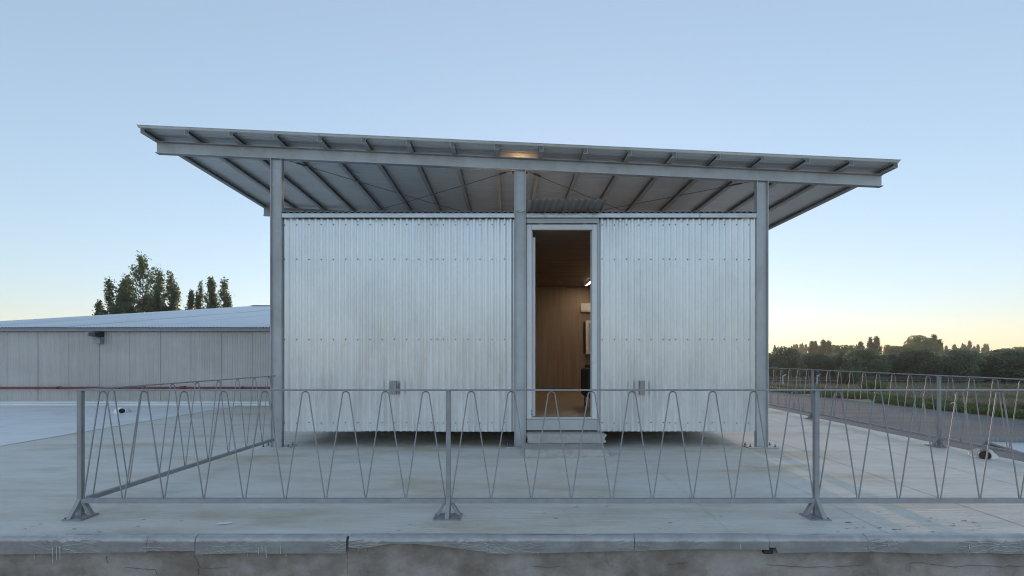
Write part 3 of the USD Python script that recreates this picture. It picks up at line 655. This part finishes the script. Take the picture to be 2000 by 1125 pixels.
# ------------------------------------------------------------ warehouse behind on the left
wh = thing('warehouse', 'long low warehouse with pale corrugated wall and shallow metal roof behind the deck', 'warehouse')
WX0, WX1, WY, EV = -14.05, 1.0, 10.70, 1.86
RY, RZ = 24.8, 3.93
xs = [-11.14 + .726 * k for k in range(-4, 18)]
for k in range(len(xs) - 1):
    a, b = xs[k], xs[k + 1]
    if a >= WX1: break
    if k % 2 == 0 or True:
        pl = lambda U, V, W, k=k: np.stack([U, WY - W - .0025 * (k % 2), V], -1)
        obj('wall_sheet', corrugated(a + .003, b - .003, .055, 1.80, .0605, .011, pl, nv=2, per=6, phase=a), 'warehouse_sheet', wh, smooth=40)
obj('wall_core', box(WX0, WX1, WY + .02, WY + .12, GROUND, 1.80), 'warehouse_trim', wh)
obj('gable_wall', trimesh.convex.convex_hull(np.array([(x, y, z) for x in (WX0, WX0 + .1) for y, z in ((WY + .13, GROUND), (WY + .13, 1.78), (RY, RZ - .1), (2 * RY - WY, 1.78), (2 * RY - WY, GROUND))])), 'warehouse_trim', wh)
obj('gable_wall', trimesh.convex.convex_hull(np.array([(x, y, z) for x in (WX1 - .1, WX1) for y, z in ((WY + .13, GROUND), (WY + .13, 1.78), (RY, RZ - .1), (2 * RY - WY, 1.78), (2 * RY - WY, GROUND))])), 'warehouse_trim', wh)
obj('eave_fascia', cbox(WX0, WX1, WY - .10, WY - .06, 1.738, 1.828, .004), 'warehouse_trim', wh)
obj('eave_soffit', box(WX0, WX1, WY - .06, WY + .02, 1.80, 1.81), 'warehouse_trim', wh)
sl = (RZ - EV) / (RY - WY)
n = 16; w = (WX1 + .1 - WX0) / n
for k in range(n):
    a = WX0 - .05 + k * w
    pl = lambda U, V, W, k=k: np.stack([U, V, EV - .012 + (V - WY) * sl + W + .004 * (k % 2)], -1)
    obj('roof_sheet', corrugated(a, a + w + .03, WY - .16, RY, .0762, .018, pl, nv=3, per=6), 'warehouse_roof', wh, smooth=40)
obj('rear_roof', quad((WX0, RY, RZ), (WX1, RY, RZ), (WX1, 2 * RY - WY, EV), (WX0, 2 * RY - WY, EV)), 'warehouse_roof', wh)
obj('ridge_cap', cat(*[trimesh.convex.convex_hull(np.array([(x, RY + s * q, RZ + .05 - .03 * q * 3) for x in (WX0 - .05, WX1 + .05) for q in (0, .22)] + [(x, RY + s * q, RZ + .03 - .03 * q * 3) for x in (WX0 - .05, WX1 + .05) for q in (0, .22)])) for s in (-1, 1)]), 'warehouse_roof', wh)
obj('base_flashing', cbox(WX0, WX1, WY - .05, WY - .012, .022, .075, .003), 'membrane_white', wh)
pl = lambda U, V, W: np.stack([U, WY - .06 - V, .020 + W], -1)
obj('base_strip', corrugated(WX0, WX1, 0, .05, .0762, .012, pl, nv=2, per=6), 'galvanised_flashing', wh, smooth=40)
roll = tube([(x, WY - .20 + .01 * math.sin(x * 3), .0 + .006 * math.sin(x * 2.1)) for x in np.arange(WX0, WX1, .25)], .035, 10)
obj('membrane_upturn', roll, 'membrane_white', wh, smooth=True)

rp_ = thing('red_pipe', 'red painted water pipe running along the warehouse wall', 'pipe')
obj('pipe', cyl((WX0, WY - .07, .40), (-2.0, WY - .07, .40), .024, 16), 'red_paint', rp_, smooth=40)
obj('coupling', cat(cyl((-7.72, WY - .07, .405), (-7.60, WY - .07, .405), .036, 16), cyl((-7.66, WY - .07, .40), (-7.66, WY - .13, .40), .018, 12)), 'red_paint', rp_, smooth=40)
for x in np.arange(-13.5, -2.2, 1.45): obj('clip', cbox(x - .012, x + .012, WY - .10, WY - .008, .37, .432, .002), 'plastic_dark', rp_)
fl_ = thing('floodlight', 'small grey floodlight with junction box under the warehouse eave', 'floodlight')
obj('arm', cbox(-9.84, -9.70, WY - .16, WY - .12, 1.60, 1.72, .004), 'plastic_grey', fl_)
obj('head', trimesh.convex.convex_hull(np.array([(x, y, z) for x in (-9.71, -9.56) for y, z in ((WY - .26, 1.62), (WY - .26, 1.70), (WY - .02, 1.60), (WY - .02, 1.72))])), 'plastic_dark', fl_)
obj('junction_box', cbox(-9.735, -9.575, WY - .11, WY - .008, 1.445, 1.565, .004), 'plastic_grey', fl_)

# ------------------------------------------------------------ trees
def leaves(cent, nrm, size, asp, r):
    """small diamond leaf faces at points cent, facing roughly nrm"""
    n = len(cent)
    d = nrm + r.normal(0, .8, (n, 3)); d /= np.linalg.norm(d, axis=1)[:, None]
    a = np.cross(d, r.normal(0, 1, (n, 3))); a /= np.linalg.norm(a, axis=1)[:, None]
    b = np.cross(d, a)
    s = (size * r.uniform(.6, 1.3, n))[:, None]
    v = np.stack([cent + a * s, cent + b * s * asp + a * s * .1, cent - a * s, cent - b * s * asp + a * s * .1], 1).reshape(-1, 3)
    k = np.arange(n)[:, None] * 4
    return trimesh.Trimesh(v, np.vstack([k + [0, 1, 2], k + [0, 2, 3]]), process=False)
def limb(a, b, r0, r1, n=7):
    a, b = np.array(a, float), np.array(b, float); d = b - a; L = np.linalg.norm(d); d /= L
    e = np.cross(d, [0.3, .9, .1]); e /= np.linalg.norm(e); g = np.cross(d, e); q = np.arange(n) * 2 * np.pi / n
    ring = np.cos(q)[:, None] * e + np.sin(q)[:, None] * g
    v = np.vstack([a + ring * r0, b + ring * r1]); f = []
    for j in range(n):
        k = (j + 1) % n; f += [[j, k, n + k], [j, n + k, n + j]]
    return trimesh.Trimesh(v, f, process=False)

def make_poplar(label, H, W, seed, stems, nl, lsize=.15, mat='poplar_leaf', name='poplar_tree', group=None):
    """upright tree: one or more ascending stems carrying upright leafy sprays"""
    r = np.random.default_rng(seed)
    t = thing(name, label, 'tree', group)
    wood, C, N = [], [], []
    for (sx, sy, hh, ww) in stems:
        top = np.array([sx * W, sy * W, H * hh]); root = np.array([sx * W * .15, sy * W * .15, 0])
        mid = root + (top - root) * .35 + np.array([sx * W * .4, sy * W * .4, 0])
        wood += [limb(root, mid, .16 * hh * H / 14, .10 * hh * H / 14), limb(mid, top, .10 * hh * H / 14, .015)]
        nb = int(34 * hh)
        for i in range(nb):
            f = .10 + .88 * (i + r.random()) / nb
            p0 = root + (mid - root) * min(1, f / .35) if f < .35 else mid + (top - mid) * (f - .35) / .65
            ang = r.uniform(0, 2 * np.pi); rad = W * ww * (min(1, .45 + f * 1.9) if f < .3 else (1.03 - f) ** .80 * 1.42) * r.uniform(.55, 1.12)
            p1 = p0 + np.array([math.cos(ang) * rad, math.sin(ang) * rad, rad * r.uniform(1.5, 2.6)])
            p1[2] = min(p1[2], H * hh + .3)
            wood.append(limb(p0, p1, .035, .008, 4))
            m = max(20, int(0.95 * nl / nb / len(stems) * (0.5 + rad / (W * ww + .01))))
            s = r.random(m) ** .8 * .9 + .15
            c = p0 + (p1 - p0) * s[:, None] + r.normal(0, 1, (m, 3)) * [.20, .20, .34]
            C.append(c); N.append(np.tile((p1 - p0) * [1, 1, .2] / (rad + .01), (m, 1)))
    obj('trunk', cat(*wood), 'bark', t)
    obj('crown', leaves(np.vstack(C), np.vstack(N), lsize, .62, r), mat, t)
    return t
D = 880.0
def at(px, Y): return ((px - 991) * Y / D, Y, GROUND)
def htop(py, Y): return EYE + (697 - py) * Y / D - GROUND
one = [(0, 0, 1, .9)]
big = [(0, 0, 1.0, .70), (.55, .1, .88, .48), (-.50, -.2, .80, .50), (.95, -.1, .60, .42), (-.1, .4, .7, .6)]
two = [(-.15, 0, 1, .7), (.4, .2, .86, .5), (-.5, .1, .72, .42)]
G = 'poplars behind the warehouse'
P1 = make_poplar('tallest poplar behind the warehouse roof, broad with uneven crown', htop(503, 60), 3.7, 11, big, 21000, group=G)
P2 = make_poplar('bushy poplar directly left of the dark gap beside the tallest poplar, second from left end', htop(547, 60), 1.75, 12, two, 8000, group=G)
P3 = make_poplar('slim poplar touching the left side of the tallest poplar', htop(545, 62), 1.6, 13, one, 6500, group=G)
P4 = make_poplar('pointed poplar standing alone just right of the tallest poplar', htop(537, 60), 1.9, 14, [(0, 0, 1, .8), (.3, 0, .92, .5), (.75, .1, .45, .3)], 8500, group=G)
for p, (px, Y, rz) in ((P1, (279, 60, 0)), (P2, (219, 60, 20)), (P3, (247, 62, 0)), (P4, (334, 60, 0))):
    x = UsdGeom.Xformable(p); ops = x.GetOrderedXformOps(); ops[0].Set(Gf.Vec3d(*at(px, Y))); ops[1].Set(float(rz))
def pop(src, px, py, Y, Hs, w, rz, label, group=G):
    h = htop(py, Y) / Hs; return dup(src, at(px, Y), rz, (w, w, h), label, group)
H2, H3, H4 = htop(547, 60), htop(545, 62), htop(537, 60)
pop(P3, 193, 590, 66, H3, .75, 80, 'smallest poplar at the far left end of the row, only its tip above the roof')
pop(P3, 374, 571, 60, H3, .72, 130, 'low thin poplar starting the right hand clump of the row')
pop(P4, 391, 555, 62, H4, .62, 200, 'slender poplar between the low thin one and the right end pair')
pop(P3, 413, 546, 60, H3, .9, 260, 'narrow poplar of the right end pair, its left tree')
pop(P2, 438, 547, 60, H2, 1.0, 310, 'full yellowish poplar at the right end of the row beside the left column')
pop(P3, 305, 570, 58, H3, .6, 10, 'low side poplar at the right foot of the tallest poplar')

def make_olive(label, H, R, seed, nl, group, mat='olive_leaf', name='orchard_tree', flat=1.0, lsize=.17):
    r = np.random.default_rng(seed)
    t = thing(name, label, 'tree', group)
    wood = [limb((0, 0, 0), (.1, 0, 1.0), .2, .15)]
    C, N = [], []
    for i in range(46):
        a = r.uniform(0, 2 * np.pi); f = r.random()
        z = H * (.16 + .70 * f); rr = R * math.sqrt(max(.03, 1 - ((f - .40) / .66) ** 2)) * r.uniform(.45, .86)
        c = np.array([math.cos(a) * rr, math.sin(a) * rr, z]); cr = R * r.uniform(.24, .40)
        if i < 12: wood.append(limb((.1, 0, .9), c, .09, .02, 5))
        m = int(nl / 46 * (cr / R / .32) ** 2)
        d = r.normal(0, 1, (m, 3)); d[:, 2] = d[:, 2] * .9 + .2; d /= np.linalg.norm(d, axis=1)[:, None]
        C.append(c + d * (cr * r.uniform(.72, 1.08, m) ** .7)[:, None] * [1, 1, .95] + r.normal(0, .05, (m, 3))); N.append(d)
    C, N = np.vstack(C), np.vstack(N); ok = (C[:, 2] > .35) & (C[:, 2] < H * 1.03)
    obj('trunk', cat(*wood), 'bark', t)
    obj('crown', leaves(C[ok], N[ok], lsize, .42, r), mat, t)
    return t
G1 = 'front row of orchard trees'
row = [(1528, 66, 678, 2.9), (1592, 69, 688, 2.4), (1640, 70, 688, 2.3), (1690, 65, 680, 3.0), (1738, 72, 689, 2.3), (1790, 64, 681, 3.0), (1868, 63, 681, 3.1), (1958, 62, 682, 3.1), (2045, 61, 682, 3.0), (1462, 68, 680, 2.8)]
labs = ['broad grey-green orchard tree beside the right column, first of the front row', 'low orchard tree just right of the first broad one by the right column', 'small orchard tree with its crown left of the wide dark one', 'wide dark orchard tree below the two thin far tree tops',
        'narrow orchard tree squeezed between two wide ones behind the second railing post', 'rounded orchard tree standing below the big bright far tree clump', 'wide orchard tree just right of the right railing post with small poplars above', 'rightmost fully visible broad orchard tree of the front row',
        'orchard tree cut by the right picture edge', 'orchard tree hidden mostly behind the right column']
protos = []
for k, (px, Y, py, R) in enumerate(row):
    x, y, z = at(px, Y); h = htop(py, Y)
    R *= .93
    if k in (0, 1, 2):
        p = make_olive(labs[k], h, R, 40 + k, 9000, G1); ops = UsdGeom.Xformable(p).GetOrderedXformOps(); ops[0].Set(Gf.Vec3d(x, y, z)); protos.append((p, h, R))
    else:
        src, hs, Rs = protos[k % 3]
        dup(src, (x, y, z), 47 * k, (R / Rs, R / Rs, h / hs), labs[k], G1)
r2 = random.Random(5)
k = 0
for Y in (74, 82, 91, 101):
    px = 1440 + r2.uniform(0, 30)
    while px < 2060:
        src, hs, Rs = protos[k % 3]
        x, y, z = at(px, Y + r2.uniform(-1, 1)); h = htop(692 + r2.uniform(-3, 3), Y)
        s = r2.uniform(.85, 1.1)
        dup(src, (x, y, z), r2.uniform(0, 360), (s, s, h / hs), 'grey-green orchard tree in the rows behind the front row', 'orchard trees of the back rows')
        px += 6.2 * D / Y; k += 1
# far trees on the skyline
GS = 'far trees on the skyline'
F1 = make_olive('large bright green far tree clump rising highest above the orchard, its left mass', htop(653, 170), 5.2, 71, 14000, GS, 'wood_leaf', 'skyline_tree', lsize=.32)
F2 = make_poplar('open branched far tree at the right side of the large bright clump', htop(656, 172), 3.2, 72, [(0, 0, 1, .6), (.7, 0, .85, .5), (-.6, .1, .9, .5)], 7000, .26, 'wood_leaf', 'skyline_tree', GS)
F3 = make_poplar('thin far tree, left of the two twin tops above the wide dark orchard tree', htop(661, 165), 1.9, 73, [(0, 0, 1, .7), (.5, 0, .8, .5)], 4500, .24, 'wood_leaf', 'skyline_tree', GS)
for p, px, Y in ((F1, 1797, 170), (F2, 1824, 172), (F3, 1700, 165)):
    UsdGeom.Xformable(p).GetOrderedXformOps()[0].Set(Gf.Vec3d(*at(px, Y)))
h1, h2, h3 = htop(653, 170), htop(656, 172), htop(661, 165)
def far(src, hs, px, py, Y, w, rz, label, group=GS): dup(src, at(px, Y), rz, (w, w, htop(py, Y) / hs), label, group)
far(F1, h1, 1780, 663, 174, .72, 120, 'lower rounded far tree at the left foot of the large bright clump')
far(F3, h3, 1712, 659, 165, 1.15, 90, 'thin far tree, right of the two twin tops above the wide dark orchard tree')
far(F3, h3, 1681, 669, 170, 1.2, 30, 'pointed far tree rising just left of the twin tops')
far(F3, h3, 1586, 668, 160, 1.1, 60, 'left tree of the pair of far trees above the second orchard tree')
far(F3, h3, 1592, 668, 162, 1.0, 200, 'right tree of the pair of far trees above the second orchard tree')
far(F3, h3, 1608, 666, 165, 1.25, 140, 'pointed far tree at the left end of the long far hedge')
far(F3, h3, 1618, 667, 166, 1.2, 260, 'second pointed far tree at the left end of the long far hedge')
for i, px in enumerate((1628, 1639, 1650, 1661)):
    far(F1, h1, px, 672 + (i % 2), 176, .42, 70 * i, ('left quarter', 'left middle', 'right middle', 'right quarter')[i] + ' of the long even far hedge left of the twin tree tops')
for i, (px, py) in enumerate(((1735, 672), (1747, 674), (1758, 675))):
    far(F1, h1, px, py, 180, .40, 55 * i, ('left', 'middle', 'right')[i] + ' low rounded far tree between the twin tops and the bright clump')
for i, (px, py) in enumerate(((1970, 679), (1992, 676), (1950, 681), (2012, 678))):
    far(F1, h1, px, py, 150, .62, 95 * i, ('rounded far tree above the rightmost orchard tree', 'rounded far tree at the right picture edge', 'low far tree left of the rounded one at the right end', 'far tree cut by the right picture edge')[i])
mini = [(1513, 675), (1551, 674), (1556, 673), (1563, 673), (1567, 672), (1574, 674), (1526, 678), (1848, 676), (1864, 674), (1880, 672), (1884, 674), (1894, 667), (1903, 677), (1910, 674), (1924, 673), (1929, 673), (1766, 674), (1752, 677), (1673, 674), (1546, 677), (1840, 682), (1872, 681)]
for i, (px, py) in enumerate(mini):
    far(F3, h3, px, py, 290 + 7 * (i % 4), .8 + .25 * (i % 3), 37 * i, 'tiny dark poplar far off on the horizon', 'tiny poplars on the horizon')
# far-off wood that reads as one mass
r = np.random.default_rng(9)
n = 26000
X = r.uniform(60, 392, n); Yw = 330 + r.uniform(-12, 12, n)
hz = 5.2 + 1.6 * fbm(np.stack([X * .06, X * 0, X * 0], 1)) + .9 * noise(np.stack([X * .35, X * 0, X * 0], 1))
Z = GROUND + r.random(n) ** .6 * hz
obj('far_wood', leaves(np.stack([X, Yw, Z], 1), np.tile([0, -.6, .6], (n, 1)), .55, .7, r), 'poplar_leaf', label='dark low band of far-off trees along the horizon', cat='wood', kind='stuff')

# ------------------------------------------------------------ grass of the field, weeds, litter, fence posts
def tuft(seed, n, h, spread, w):
    r = np.random.default_rng(seed); V, Fc = [], []
    for i in range(n):
        a, q = r.uniform(0, 2 * np.pi), r.uniform(0, spread); p = np.array([math.cos(a) * q, math.sin(a) * q, 0])
        b = r.uniform(0, 2 * np.pi); hh = h * r.uniform(.5, 1.15); lean = np.array([math.cos(b), math.sin(b), 0]) * hh * r.uniform(.1, .5)
        s = np.array([math.cos(b + 1.57), math.sin(b + 1.57), 0]) * w
        k = len(V); V += [p - s, p + s, p + lean * .4 + [0, 0, hh * .65] + s * .6, p + lean + [0, 0, hh]]; Fc += [[k, k + 1, k + 2], [k, k + 2, k + 3]]
    return trimesh.Trimesh(np.array(V), Fc, process=False)
def scatter(name, label, cat_, protos_, pos, scale, rot, idx):
    pi = UsdGeom.PointInstancer.Define(stage, '/World/' + name)
    paths = []
    for i, (m, mat) in enumerate(protos_):
        pp = f'/World/{name}/tuft' + (f'_{i:03d}' if i else '')
        usdkit.mesh(stage, pp, m, MAT[mat]); paths.append(pp)
    pi.CreatePrototypesRel().SetTargets(paths)
    pi.CreateProtoIndicesAttr(Vt.IntArray.FromNumpy(idx.astype(np.int32)))
    pi.CreatePositionsAttr(Vt.Vec3fArray.FromNumpy(pos.astype(np.float32)))
    pi.CreateScalesAttr(Vt.Vec3fArray.FromNumpy(np.repeat(scale[:, None], 3, 1).astype(np.float32)))
    pi.CreateOrientationsAttr(Vt.QuathArray([Gf.Quath(float(math.cos(a / 2)), 0, 0, float(math.sin(a / 2))) for a in rot]))
    tag(pi, label, cat_, None, 'stuff')
r = np.random.default_rng(21)
n = 24000
Yg = r.uniform(23, 62, n); Xg = road_edge(Yg) + .2 + r.uniform(0, 1, n) ** 1.2 * (1.25 * Yg + 12 - road_edge(Yg)).clip(4)
keep = fbm(np.stack([Xg * .25, Yg * .25, Yg * 0], 1)) > -.28
Xg, Yg = Xg[keep], Yg[keep]
edge = (Xg - road_edge(Yg) < 4.5) | (fbm(np.stack([Xg * .12 + 9, Yg * .2, Yg * 0], 1)) > .22)
pick = np.where(edge, r.integers(2, 4, len(Xg)), r.integers(0, 2, len(Xg)))
scatter('field_grass', 'dry grass with green verge growing between the yard and the orchard', 'grass',
        [(tuft(1, 26, .42, .28, .012), 'grass_blade'), (tuft(2, 22, .55, .30, .012), 'grass_blade'), (tuft(3, 34, .30, .34, .018), 'weed_blade'), (tuft(4, 26, .40, .26, .016), 'weed_blade')],
        np.stack([Xg, Yg, np.full(len(Xg), GROUND + .01)], 1), r.uniform(.7, 1.25, len(Xg)), r.uniform(0, 6.28, len(Xg)), pick)
bx, by, _ = at(1706, 46)
b = thing('weed_clump', 'tall bright green weed clump at the yard edge in the dry grass', 'plant', loc=(bx, by, GROUND))
obj('leaves', tuft(8, 420, 1.5, .85, .03), 'weed_blade', b)
bx, by, _ = at(1866, 44)
b = thing('shrub', 'pale thin shrub growing behind the right railing post in the field', 'plant', loc=(bx, by + 14, GROUND))
obj('leaves', tuft(9, 240, 2.6, .9, .04), 'olive_leaf', b)
for i, (px, Y, lab) in enumerate(((1529, 58, 'bent top concrete fence post nearest the right column'), (1596, 58, 'bent top concrete fence post behind the first right railing post'))):
    x, y, z = at(px, Y)
    p = thing('fence_post', lab, 'post', 'fence posts before the orchard', loc=(x, y, z))
    obj('shaft', cbox(-.06, .06, -.06, .06, 0, 1.45, .01), 'concrete_post', p)
    obj('bent_arm', trimesh.convex.convex_hull(np.array([(x_, y_, z_) for y_ in (-.05, .05) for x_, z_ in ((-.06, 1.45), (.06, 1.45), (.42, 1.70), (.40, 1.76), (-.06, 1.56))])), 'concrete_post', p)
x0, y0, z0 = at(1529, 58)
for i, h in enumerate((.9, 1.15, 1.4)):
    obj('fence_wire', cyl((x0 - 12, 58.07, z0 + h), (x0 + 26, 58.07, z0 + h), .012, 6), 'concrete_post', label=('lowest', 'middle', 'topmost')[i] + ' grey fence wire strung before the orchard', cat='wire', group='fence wires before the orchard')
lt = thing('litter_bag', 'crumpled white plastic bag lying in the field grass', 'litter', loc=at(1861, 35.5))
s = trimesh.creation.icosphere(3, 1.0); v = s.vertices * (1 + .35 * fbm(s.vertices * 2.2))[:, None] * [.24, .16, .20] + [0, 0, .2]
obj('bag', trimesh.Trimesh(v, s.faces, process=False), 'litter_white', lt, smooth=30)
for i, (px, Y, sz, lab) in enumerate(((1908, 34, .22, 'grey stone in the field right of the white bag'), (1766, 41, .25, 'dark stone at the green verge left of the white bag'), (1796, 39, .2, 'flat stone at the yard edge near the white bag'))):
    x, y, z = at(px, Y)
    s = trimesh.creation.icosphere(2, 1.0); v = s.vertices * (1 + .3 * noise(s.vertices * 1.8 + i * 5))[:, None] * [sz * 1.6, sz, sz * .7] + [x, y, z + sz * .3]
    obj('field_stone', trimesh.Trimesh(v, s.faces, process=False), 'field_stone', smooth=30, label=lab, cat='stone', group='stones in the field')
